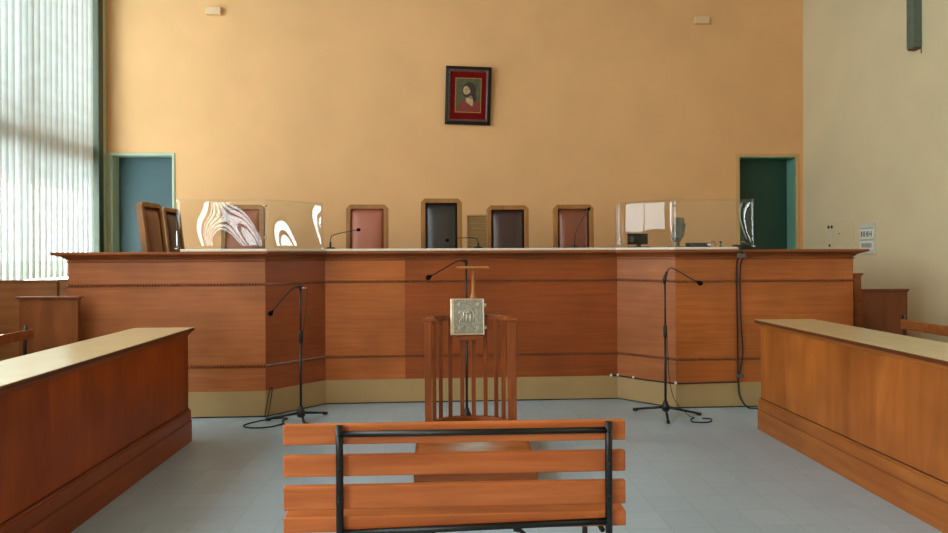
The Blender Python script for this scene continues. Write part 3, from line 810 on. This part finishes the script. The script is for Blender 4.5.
# ------------------------------------------------------------------ slatted benches
def slat_bench(label, loc, rz, length, posts, top=.816, wood_m='pine', frame_m='black_metal', braces=True, slats=None, up=.003):
    """back plane at local y=0, sitter looks towards +y; x runs along the bench from 0 to length"""
    t = thing('slatted_bench', label, 'bench', loc, rz)
    W = M[wood_m]; F = M[frame_m]
    th = .026
    for (z0, z1) in (slats or ((.750, .819), (.642, .714), (.530, .611))):
        MB().box(0, length, 0, th, z0, z1).build('back_slat', W, t, bevel=.006, segs=3)
    sz = .509
    for k in range(3):
        y0 = -.004 + k * .106
        MB().box(0.0, length, y0, y0 + .096, sz - .054, sz).build('seat_slat', W, t, bevel=.006, segs=3)
    r = .0125; yb = -r - .004
    a, b = posts
    fr = MB()
    fr.tube([(a, yb, 0), (a, yb, top - .1), (a - up * .5, yb, top + up)], r, 12); fr.build('rear_post', F, t)
    fr = MB(); fr.tube([(b, yb, 0), (b, yb, top - .1), (b + up * .5, yb, top + up)], r, 12); fr.build('rear_post', F, t)
    MB().tube([(a, yb, top - .026), (b, yb, top - .026)], .0105, 12).build('top_bar', F, t)
    MB().tube([(a, yb, sz - .052), (b, yb, sz - .030)], .0115, 12).build('lower_bar', F, t)
    for x in (a + .02, b - .02):
        MB().tube([(x, .29, 0), (x, .29, sz - .054)], .0105, 10).build('front_leg', F, t)
        MB().tube([(x, yb + .01, sz - .064), (x, .29, sz - .064)], .009, 10).build('seat_bearer', F, t)
    if braces:
        mid = (a + b) / 2
        m1 = mid - .17; m2 = mid + .16
        MB().tube(bez([(m1 + .03, yb, sz - .054), (m1 - .02, yb, sz - .09), (a + .10, yb, .18), (a, yb, .10)], 6), .0075, 8).build('brace', F, t)
        MB().tube(bez([(m2 - .03, yb, sz - .050), (m2 + .02, yb, sz - .085), (b - .10, yb, .18), (b, yb, .10)], 6), .0075, 8).build('brace', F, t)
    for x in (a, b):
        for z in (top - .026, top - .14, top - .25):
            MB().tube([(x, yb - r - .003, z), (x, yb - r + .002, z)], .006, 8).build('bolt', F, t)
    return t
slat_bench('orange slatted wooden bench with black metal frame in the middle of the aisle', (-.535, 2.385, 0), 0, 1.168, (.192, 1.104))
slat_bench('slatted bench behind the desk on the blind side, black metal post at its end', (-3.20, 5.62, 0), -PI / 2, 1.6, (.05, 1.40), top=.815, wood_m='pine_y', braces=False, slats=((.742, .815), (.50, .575)), up=.03)
slat_bench('slatted bench behind the desk by the cream wall, beside the dark screen panel', (3.90, 4.05, 0), PI / 2, 1.69, (.30, 1.70), top=.815, wood_m='pine_y', braces=False, slats=((.735, .815), (.50, .575)), up=.03)

# ------------------------------------------------------------------ screens beside the dais
def panel(name, label, cat, x0, x1, y0, y1, ztop, mat, cap):
    t = thing(name, label, cat, ((x0 + x1) / 2, y0, 0))
    w = (x1 - x0) / 2
    MB().box(-w, w, 0, y1 - y0, 0, ztop - .02).build('board', mat, t, bevel=.003)
    MB().box(-w - cap, w + cap, -cap, y1 - y0 + cap, ztop - .008, ztop + .006).build('cap', mat, t, bevel=.004)
    MB().box(-w - cap * .5, w + cap * .5, -cap * .5, y1 - y0 + cap * .5, ztop - .02, ztop - .008).build('cap_molding', mat, t, bevel=.003)
    return t
panel('wooden_partition', 'low wooden partition linking the bench end to the blind', 'partition', UL + .005, -3.362, 6.30, 6.345, 1.166, M['partition'], .012)
panel('wooden_partition', 'narrow wooden strip panel between the low partition and the bench end', 'partition', -3.340, -3.165, 6.30, 6.345, 1.172, M['partition'], .008)
panel('wooden_screen', 'wooden screen panel standing behind the bench on the blind side', 'screen', -3.443, -2.972, 5.88, 5.925, 1.046, M['panel_dark'], .018)
panel('wooden_screen', 'dark wooden screen panel standing against the cream wall side of the judges bench', 'screen', 3.722, 4.118, 6.00, 6.045, 1.052, M['panel_red'], .012)
panel('wooden_post', 'short wooden post with cap between the judges bench and dark screen panel', 'post', 3.752, 3.822, 6.20, 6.27, 1.186, M['dais_trim'], .014)

# ------------------------------------------------------------------ witness stand
t = thing('witness_stand', 'slatted wooden witness stand on a low platform behind the aisle bench', 'witness stand', (.205, 4.95, 0))
def R_(x, y, z): return (x - .205, y - 4.95, z)
mb = MB(); a = R_(-.17, 4.20, 0); b = R_(.575, 5.22, .135)
MB().box(a[0], b[0], a[1], b[1], 0, .125).build('platform', M['stand_h'], t, bevel=.006)
pt = MB().box(a[0] + .0, b[0] - .0, a[1], b[1], .125, .142).build('platform_top', M['stand_h'], t, bevel=.005)
MB().box(a[0] + .02, b[0] - .02, a[1] + .02, b[1] - .32, .1415, .1435).build('worn_sheen_tread', M['worn_sheen'], pt)
for px in (-.084, .495):
    p = R_(px, 4.95, 0)
    MB().box(p[0] - (.034 if px < 0 else .025), p[0] + (.014 if px < 0 else .034), -.032, .032, .14, .915).build('corner_post', M['stand'], t, bevel=.005)
    MB().box(p[0] - .050, p[0] + .050, -.045, .045, .912, .930).build('post_cap', M['stand_h'], t, bevel=.005)
def arc(k):   # k in -1..1 across the curved front
    x = .205 + .285 * k
    return Vector(R_(x, 4.955 + .235 * math.sqrt(max(0, 1 - (abs(k) ** 2.6))), 0))
def curved_rail(w, z0, z1, name):
    mb = MB(); n = 28; vs = []
    for i in range(n + 1):
        k = -1 + 2 * i / n
        p = arc(k); q0 = arc(max(-1, k - .02)); q1 = arc(min(1, k + .02)); d = (q1 - q0).normalized(); nn = Vector((-d.y, d.x, 0))
        for (s_, z) in ((-w / 2, z0), (w / 2, z0), (w / 2, z1), (-w / 2, z1)):
            vs.append((p.x + nn.x * s_, p.y + nn.y * s_, z))
    fs = []
    for i in range(n):
        for k in range(4):
            fs.append((i * 4 + k, i * 4 + (k + 1) % 4, i * 4 + 4 + (k + 1) % 4, i * 4 + 4 + k))
    fs += [(3, 2, 1, 0), (n * 4, n * 4 + 1, n * 4 + 2, n * 4 + 3)]
    mb.add(vs, fs, 0, False); return mb.build(name, M['stand_h'], t, bevel=.006)
curved_rail(.06, .900, .942, 'hand_rail')
curved_rail(.045, .142, .185, 'bottom_rail')
for k in (-.905, -.74, -.49, -.18, .115, .42, .69, .86):
    p = arc(k)
    MB().box(p.x - .015, p.x + .015, p.y - .013, p.y + .013, .18, .91).build('slat', M['stand'], t, bevel=.003)
# small ledge that carries the book
MB().box(-.095, .100, .085, .215, .765, .795).build('book_ledge', M['stand_h'], t, bevel=.004)

# the silver-covered book
t = thing('silver_book', 'thick book with an embossed silver cover leaning on the witness stand rail', 'book', (.193, 5.078, .797))
R = Matrix.Rotation(-.20, 4, 'X')
w, h = .122, .268
MB().box(-w, w, 0, .006, 0, h, 0, R).build('front_cover', M['silver_book'], t, bevel=.003)
MB().box(-w + .004, w - .006, .006, .040, .004, h - .004, 0, R).build('page_block', M['pages'], t)
MB().box(-w, w, .040, .046, 0, h, 0, R).build('back_cover', M['silver_book'], t, bevel=.003)
MB().box(-w - .004, -w + .006, 0.0, .046, 0, h, 0, R).build('spine', M['silver_light'], t, bevel=.003)
mb = MB()
for (x0, x1, z0, z1) in ((-w + .002, -w + .022, .002, h - .002), (w - .010, w - .002, .002, h - .002), (-w + .022, w - .01, .002, .012), (-w + .022, w - .01, h - .010, h - .002)):
    mb.box(x0, x1, -.0035, 0, z0, z1, 0, R)
mb.build('cover_border', M['silver_light'], t, bevel=.0015)
# embossed arch with figure-like reliefs, scrolls and corner studs
mb = MB()
def reltube(pts, r): mb.tube([R @ Vector((p[0], -.002, p[1])) for p in pts], r, 6)
cx = .006; cz = .138
arcp = [(cx - .036, cz - .045)] + [(cx + .036 * math.cos(PI - PI * q / 10), cz + .012 + .036 * math.sin(PI * q / 10)) for q in range(11)] + [(cx + .036, cz - .045)]
reltube(arcp, .004)
for dx in (-.014, .014):
    reltube([(cx + dx, cz - .042), (cx + dx * .9, cz - .01), (cx + dx, cz + .018)], .006)
reltube([(cx - .02, cz + .028), (cx + .02, cz + .028)], .004)
for sx in (-1, 1):
    for sz in (-1, 1):
        c0 = (cx + sx * .068, cz + sz * .088)
        for q in range(5):
            a0 = q * 2 * PI / 5
            reltube([c0, (c0[0] + .015 * math.cos(a0), c0[1] + .015 * math.sin(a0))], .0032)
    reltube([(cx + sx * (.055 + .012 * math.sin(q * 1.1)), cz - .055 + q * .012) for q in range(10)], .0024)
reltube([(cx - .07 + q * .014, cz - .085 + .008 * math.sin(q * 1.6)) for q in range(11)], .0026)
mb.build('relief', M['silver_light'], t)
for z in (.22, .055):
    MB().box(w - .004, w + .016, .004, .034, z - .012, z + .012, 0, R).build('clasp', M['silver_light'], t, bevel=.004)

# pedestal with a thin board, behind the rail
t = thing('wooden_pedestal', 'light wooden T-shaped pedestal rising behind the silver book', 'pedestal', (.247, 5.40, 0))
MB().lathe([(.13, 0), (.13, .02), (.05, .035), (.024, .06), (.017, .10), (.017, .95), (.022, .97), (.026, 1.0), (.020, 1.03), (.024, 1.055), (.015, 1.075), (.013, 1.10), (.013, 1.24), (.02, 1.265), (.03, 1.276)], 18).build('turned_post', M['pedestal'], t)
MB().box(-.125, .118, -.11, .11, 1.276, 1.288).build('top_board', M['pedestal'], t, bevel=.003)

# ------------------------------------------------------------------ on the back wall
t = thing('framed_portrait', 'small framed portrait of a dark-haired figure in red on the ochre wall', 'picture', (.356, VB - .005, 3.40))
t.rotation_euler = (math.radians(4), math.radians(1.6), 0)
def ring(mb, w0, h0, w1, h1, y0, y1):
    o = [(-w0, -h0), (w0, -h0), (w0, h0), (-w0, h0)]; i = [(-w1, -h1), (w1, -h1), (w1, h1), (-w1, h1)]
    vs = [(p[0], y0, p[1]) for p in o] + [(p[0], y1, p[1]) for p in i] + [(p[0], 0, p[1]) for p in o] + [(p[0], 0, p[1]) for p in i]
    fs = []
    for k in range(4):
        k2 = (k + 1) % 4
        fs += [(k, k2, 4 + k2, 4 + k), (8 + k2, 8 + k, 12 + k, 12 + k2), (k, 8 + k, 8 + k2, k2), (4 + k2, 12 + k2, 12 + k, 4 + k)]
    mb.add(vs, fs)
# y is depth: negative towards the room
B = -.062
mb = MB(); ring(mb, .292, .368, .248, .324, B - .012, B - .03); mb.v = [Vector((p.x, min(p.y, -.055) if p.y < -.01 else B + .02, p.z)) for p in mb.v]
fo = mb.build('outer_frame', M['frame_black'], t, bevel=.006)
mb = MB(); ring(mb, .250, .326, .226, .300, B - .03, B - .012); mb.v = [Vector((p.x, p.y if p.y < -.01 else B + .02, p.z)) for p in mb.v]
fi = mb.build('inner_molding', M['frame_grey'], t, bevel=.004)
mb = MB()
for sx in (-1, 1):
    for q in range(11): mb.ball((sx * .244, B - .032, -.28 + q * .056), (.009, .007, .018), 8)
    for q in range(9): mb.ball((-.20 + q * .05, B - .032, sx * .318), (.018, .007, .009), 8)
mb.build('carving', M['frame_grey'], t)
MB().box(-.23, .23, B - .006, B + .018, -.305, .305).build('velvet_mat', M['velvet'], t)
mb = MB(); 
for (x0, x1, z0, z1) in ((-.166, -.158, -.214, .222), (.158, .166, -.214, .222), (-.158, .158, .214, .222), (-.158, .158, -.214, -.206)):
    mb.box(x0, x1, B - .012, B - .006, z0, z1)
mb.build('gold_fillet', M['gold'], t)
pic = MB().box(-.158, .158, B - .009, B - .006, -.206, .214).build('picture', M['pic_bg'], t)
def ell(cx_, cz_, rx, rz_, n=24, rot=0):
    return [(cx_ + rx * math.cos(2 * PI * k / n) * math.cos(rot) - rz_ * math.sin(2 * PI * k / n) * math.sin(rot), cz_ + rx * math.cos(2 * PI * k / n) * math.sin(rot) + rz_ * math.sin(2 * PI * k / n) * math.cos(rot)) for k in range(n)]
y0 = B - .009
MB().prism([(-.156, -.204), (.156, -.204), (.156, -.10), (.10, -.055), (.02, -.03), (-.06, -.06), (-.13, -.12)], y0 - .001, y0, 'y').build('painted_robe', M['pic_robe'], pic)
MB().prism(ell(.01, .065, .088, .105) [0:24], y0 - .0016, y0 - .001, 'y').build('painted_hair', M['pic_hair'], pic)
MB().prism([(.05, .06), (.092, .03), (.105, -.05), (.075, -.085), (.045, -.06)], y0 - .0018, y0 - .001, 'y').build('painted_hair', M['pic_hair'], pic)
MB().prism([(-.03, -.01), (.045, .0), (.066, -.075), (.055, -.135), (.0, -.10), (-.03, -.075)], y0 - .0022, y0 - .0016, 'y').build('painted_neck', M['pic_face'], pic)
MB().prism(ell(-.02, .055, .044, .066, 24, .25), y0 - .0028, y0 - .0022, 'y').build('painted_face', M['pic_face'], pic)
MB().prism([(-.050, .022), (-.028, .012), (-.002, .018), (.022, .045), (.024, .012), (.006, -.022), (-.022, -.030), (-.042, -.008)], y0 - .0034, y0 - .0028, 'y').build('painted_beard', M['pic_hair'], pic)
MB().prism([(-.036, .004), (-.010, .008), (-.012, .001), (-.034, -.002)], y0 - .0038, y0 - .0034, 'y').build('painted_mouth', M['pic_robe'], pic)
MB().prism([(-.048, .074), (-.030, .078), (-.030, .070), (-.048, .067)], y0 - .0034, y0 - .0028, 'y').build('painted_eye', M['pic_hair'], pic)
MB().prism([(-.012, .080), (.010, .086), (.010, .077), (-.012, .073)], y0 - .0034, y0 - .0028, 'y').build('painted_eye', M['pic_hair'], pic)
MB().prism([(-.026, .078), (-.020, .076), (-.022, .040), (-.034, .036), (-.034, .041)], y0 - .0034, y0 - .0028, 'y').build('painted_nose', M['pic_shade'], pic)
MB().prism([(.0, .0), (.045, .0), (.050, -.05), (.012, -.03)], y0 - .0026, y0 - .0021, 'y').build('painted_neck', M['pic_shade'], pic)

def wall_box(label, x0, x1, z0, z1, d):
    t = thing('wall_box', label, 'wall box', ((x0 + x1) / 2, VB, (z0 + z1) / 2), 0, 'small beige boxes high on the back wall')
    w = (x1 - x0) / 2; h = (z1 - z0) / 2
    MB().box(-w, w, -d, 0, -h, h).build('housing', M['beige_box'], t, bevel=.006)
    MB().box(-w * .5, w * .5, -d - .003, -d, -h * .5, h * .5).build('cover', M['beige_box'], t, bevel=.002)
wall_box('small beige box high on the ochre wall above the teal door side', -2.943, -2.755, 4.405, 4.495, .07)
wall_box('small beige box high on the ochre wall above the dark green door side', 3.315, 3.505, 4.36, 4.455, .05)

t = thing('wall_vent', 'tan louvred vent low on the ochre wall between the two darkest chairs', 'vent', (.475, VB, 1.6))
mb = MB()
for (x0, x1, z0, z1) in ((-.145, -.125, -.42, .278), (.125, .145, -.42, .278), (-.125, .125, .258, .278), (-.125, .125, -.42, -.40)): mb.box(x0, x1, -.03, 0, z0, z1)
mb.build('vent_frame', M['vent'], t, bevel=.003)
mb = MB(); z = -.385
while z < .25:
    mb.add([(-.125, -.026, z), (.125, -.026, z), (.125, -.006, z + .024), (-.125, -.006, z + .024), (-.125, -.022, z - .003), (.125, -.022, z - .003), (.125, -.002, z + .021), (-.125, -.002, z + .021)],
           [(0, 1, 2, 3), (7, 6, 5, 4), (0, 4, 5, 1), (2, 6, 7, 3), (0, 3, 7, 4), (1, 5, 6, 2)]); z += .033
mb.build('louvres', M['vent'], t)

# ------------------------------------------------------------------ on the cream right-hand wall
t = thing('notice_board', 'white notice with two rows of dark marks on the cream wall', 'notice', (UR + .003, 7.61, 1.53))
MB().box(-.022, 0, -.142, .142, -.172, .172).build('backing_board', M['paper_grey'], t, bevel=.003)
for (z0, z1) in ((.000, .105), (-.125, -.030)):
    MB().box(-.025, -.022, -.125, .118, z0, z1).build('sheet', M['paper'], t)
MB().box(-.0245, -.022, -.125, .118, .112, .118).build('rule', M['ink_grey'], t)
MB().box(-.0245, -.022, -.125, .118, -.018, -.012).build('rule', M['ink_grey'], t)
mb = MB()
for yy, wd in ((.085, .010), (.04, .016), (-.015, .016), (-.075, .026)):
    mb.box(-.0265, -.025, yy - wd, yy - wd + .010, .020, .082); mb.box(-.0265, -.025, yy + wd - .008, yy + wd, .020, .082); mb.box(-.0265, -.025, yy - wd, yy + wd, .045, .056)
mb.build('marks', M['ink'], t)
mb = MB()
for q in range(9): mb.box(-.0265, -.025, -.095 + q * .021, -.083 + q * .021, -.10, -.05)
mb.build('marks', M['ink_grey'], t)
t = thing('socket_plate', 'cream socket plate with dark holes on the cream wall near the dark door', 'socket', (UR + .003, 8.355, 1.585))
MB().box(-.012, 0, -.10, .10, -.17, .15).build('plate', M['cream_plate'], t, bevel=.003)
for yy in (-.035, .035): MB().tube([(-.018, yy, .10), (-.01, yy, .10)], .020, 12).build('hole', M['black_plastic'], t)
MB().box(-.016, -.012, -.03, .03, -.045, .03).build('rocker', M['paper_grey'], t, bevel=.002)
MB().tube([(-.02, .01, -.125), (-.01, .01, -.125)], .016, 10).build('knob', M['black_plastic'], t)
t = thing('fuse_cover', 'blank cream cover plate between the socket plate and the notice', 'cover plate', (UR + .003, 8.04, 1.58))
MB().box(-.02, 0, -.17, .18, -.21, .20).build('cover', M['cream_plate'], t, bevel=.004)
MB().box(-.023, -.02, -.14, .15, -.18, .17).build('lid', M['cream_plate'], t, bevel=.003)
MB().tube([(-.03, .10, .02), (-.02, .10, .02)], .008, 10).build('lock', M['grey_plastic'], t)
t = thing('metal_bar', 'dark green-grey metal bar hanging high on the cream wall', 'metal bar', (UR + .003, 6.77, 3.40))
MB().box(-.087, 0, -.052, .058, .012, 1.5).build('channel', M['bar_metal'], t, bevel=.004)
MB().box(-.080, -.004, -.046, .05, 0, .014).build('end_edge', M['rust'], t)
MB().box(-.012, -.006, -.05, -.044, -.05, .02).build('wire_stub', M['rust'], t)

# ------------------------------------------------------------------ light
def area(name, loc, rot, sx, sy, power, col):
    l = bpy.data.lights.new(name, 'AREA'); l.shape = 'RECTANGLE'; l.size = sx; l.size_y = sy; l.energy = power; l.color = col
    o = bpy.data.objects.new(name, l); C.objects.link(o); o.location = loc; o.rotation_euler = rot
    return o
SKY = (0.90, 0.97, 1.0)
def radiance(Lr, sx, sy): return Lr * PI * sx * sy
for i, (a, b) in enumerate(LW[1:]):  # area lamps added in the unseen left windows to light the room
    WZ0 = LZ[i + 1]
    sx, sy = WZ1 - WZ0 - .1, (b - a) - .1
    area('window_fill_lamp', (UL - .066, (a + b) / 2, (WZ0 + WZ1) / 2), (0, -PI / 2, 0), sx, sy, radiance((4.8, 9.5, 14.0, 9.5)[i], sx, sy), SKY)
for i, (a, b) in enumerate(RW):  # lamps added in the unseen right-hand windows as well
    z0, z1 = RZ[i]; sx, sy = z1 - z0 - .1, (b - a) - .1
    area('window_fill_lamp', (UR + .07, (a + b) / 2, (z0 + z1) / 2), (0, PI / 2, 0), sx, sy, radiance((2.4, 1.5)[i], sx, sy), (1.0, .95, .88))
# portal for the sky at the blinded window
pl = area('sky_portal', (UL - .27, (LW[0][0] + LW[0][1]) / 2, 3.0), (0, -PI / 2, 0), 4.0, 2.8, 1.0, (1, 1, 1))
pl.data.cycles.is_portal = True
sun = bpy.data.lights.new('sun', 'SUN'); sun.energy = 60.0; sun.angle = math.radians(.8); sun.color = (1, .99, .97)
so = bpy.data.objects.new('sun', sun); C.objects.link(so)
sd = Vector((.658, -.549, -.515)).normalized()
so.rotation_euler = sd.to_track_quat('-Z', 'Y').to_euler(); so.location = (-9, 10, 8)
w = bpy.data.worlds.new('sky'); SC.world = w; w.use_nodes = True
bg = w.node_tree.nodes['Background']; bg.inputs['Color'].default_value = (.80, .93, 1.0, 1); bg.inputs['Strength'].default_value = 10.2

# ------------------------------------------------------------------ camera
cam = bpy.data.cameras.new('camera'); co = bpy.data.objects.new('camera', cam); C.objects.link(co)
cam.sensor_fit = 'HORIZONTAL'; cam.sensor_width = 36.0; cam.lens = 700.0 / 948.0 * 36.0
cam.shift_y = -(266.5 - 252.0) / 948.0
cam.clip_start = .05
co.location = (0, 0, 1.40)
yaw = math.atan(33.0 / 700.0)
co.rotation_mode = 'QUATERNION'
q = Matrix.Rotation(-yaw, 4, 'Z') @ Matrix.Rotation(PI / 2, 4, 'X') @ Matrix.Rotation(-.0045, 4, 'Z')
co.rotation_quaternion = q.to_quaternion()
SC.camera = co
SC.view_settings.view_transform = 'Standard'; SC.view_settings.look = 'None'
SC.view_settings.exposure = 0.32; SC.view_settings.gamma = 1.0; SC.view_settings.use_curve_mapping = False
cy = SC.cycles
cy.use_denoising = True
cy.max_bounces = 10; cy.diffuse_bounces = 6; cy.glossy_bounces = 4; cy.transmission_bounces = 6; cy.transparent_max_bounces = 24
cy.sample_clamp_indirect = 4.0
cy.caustics_reflective = False; cy.caustics_refractive = False
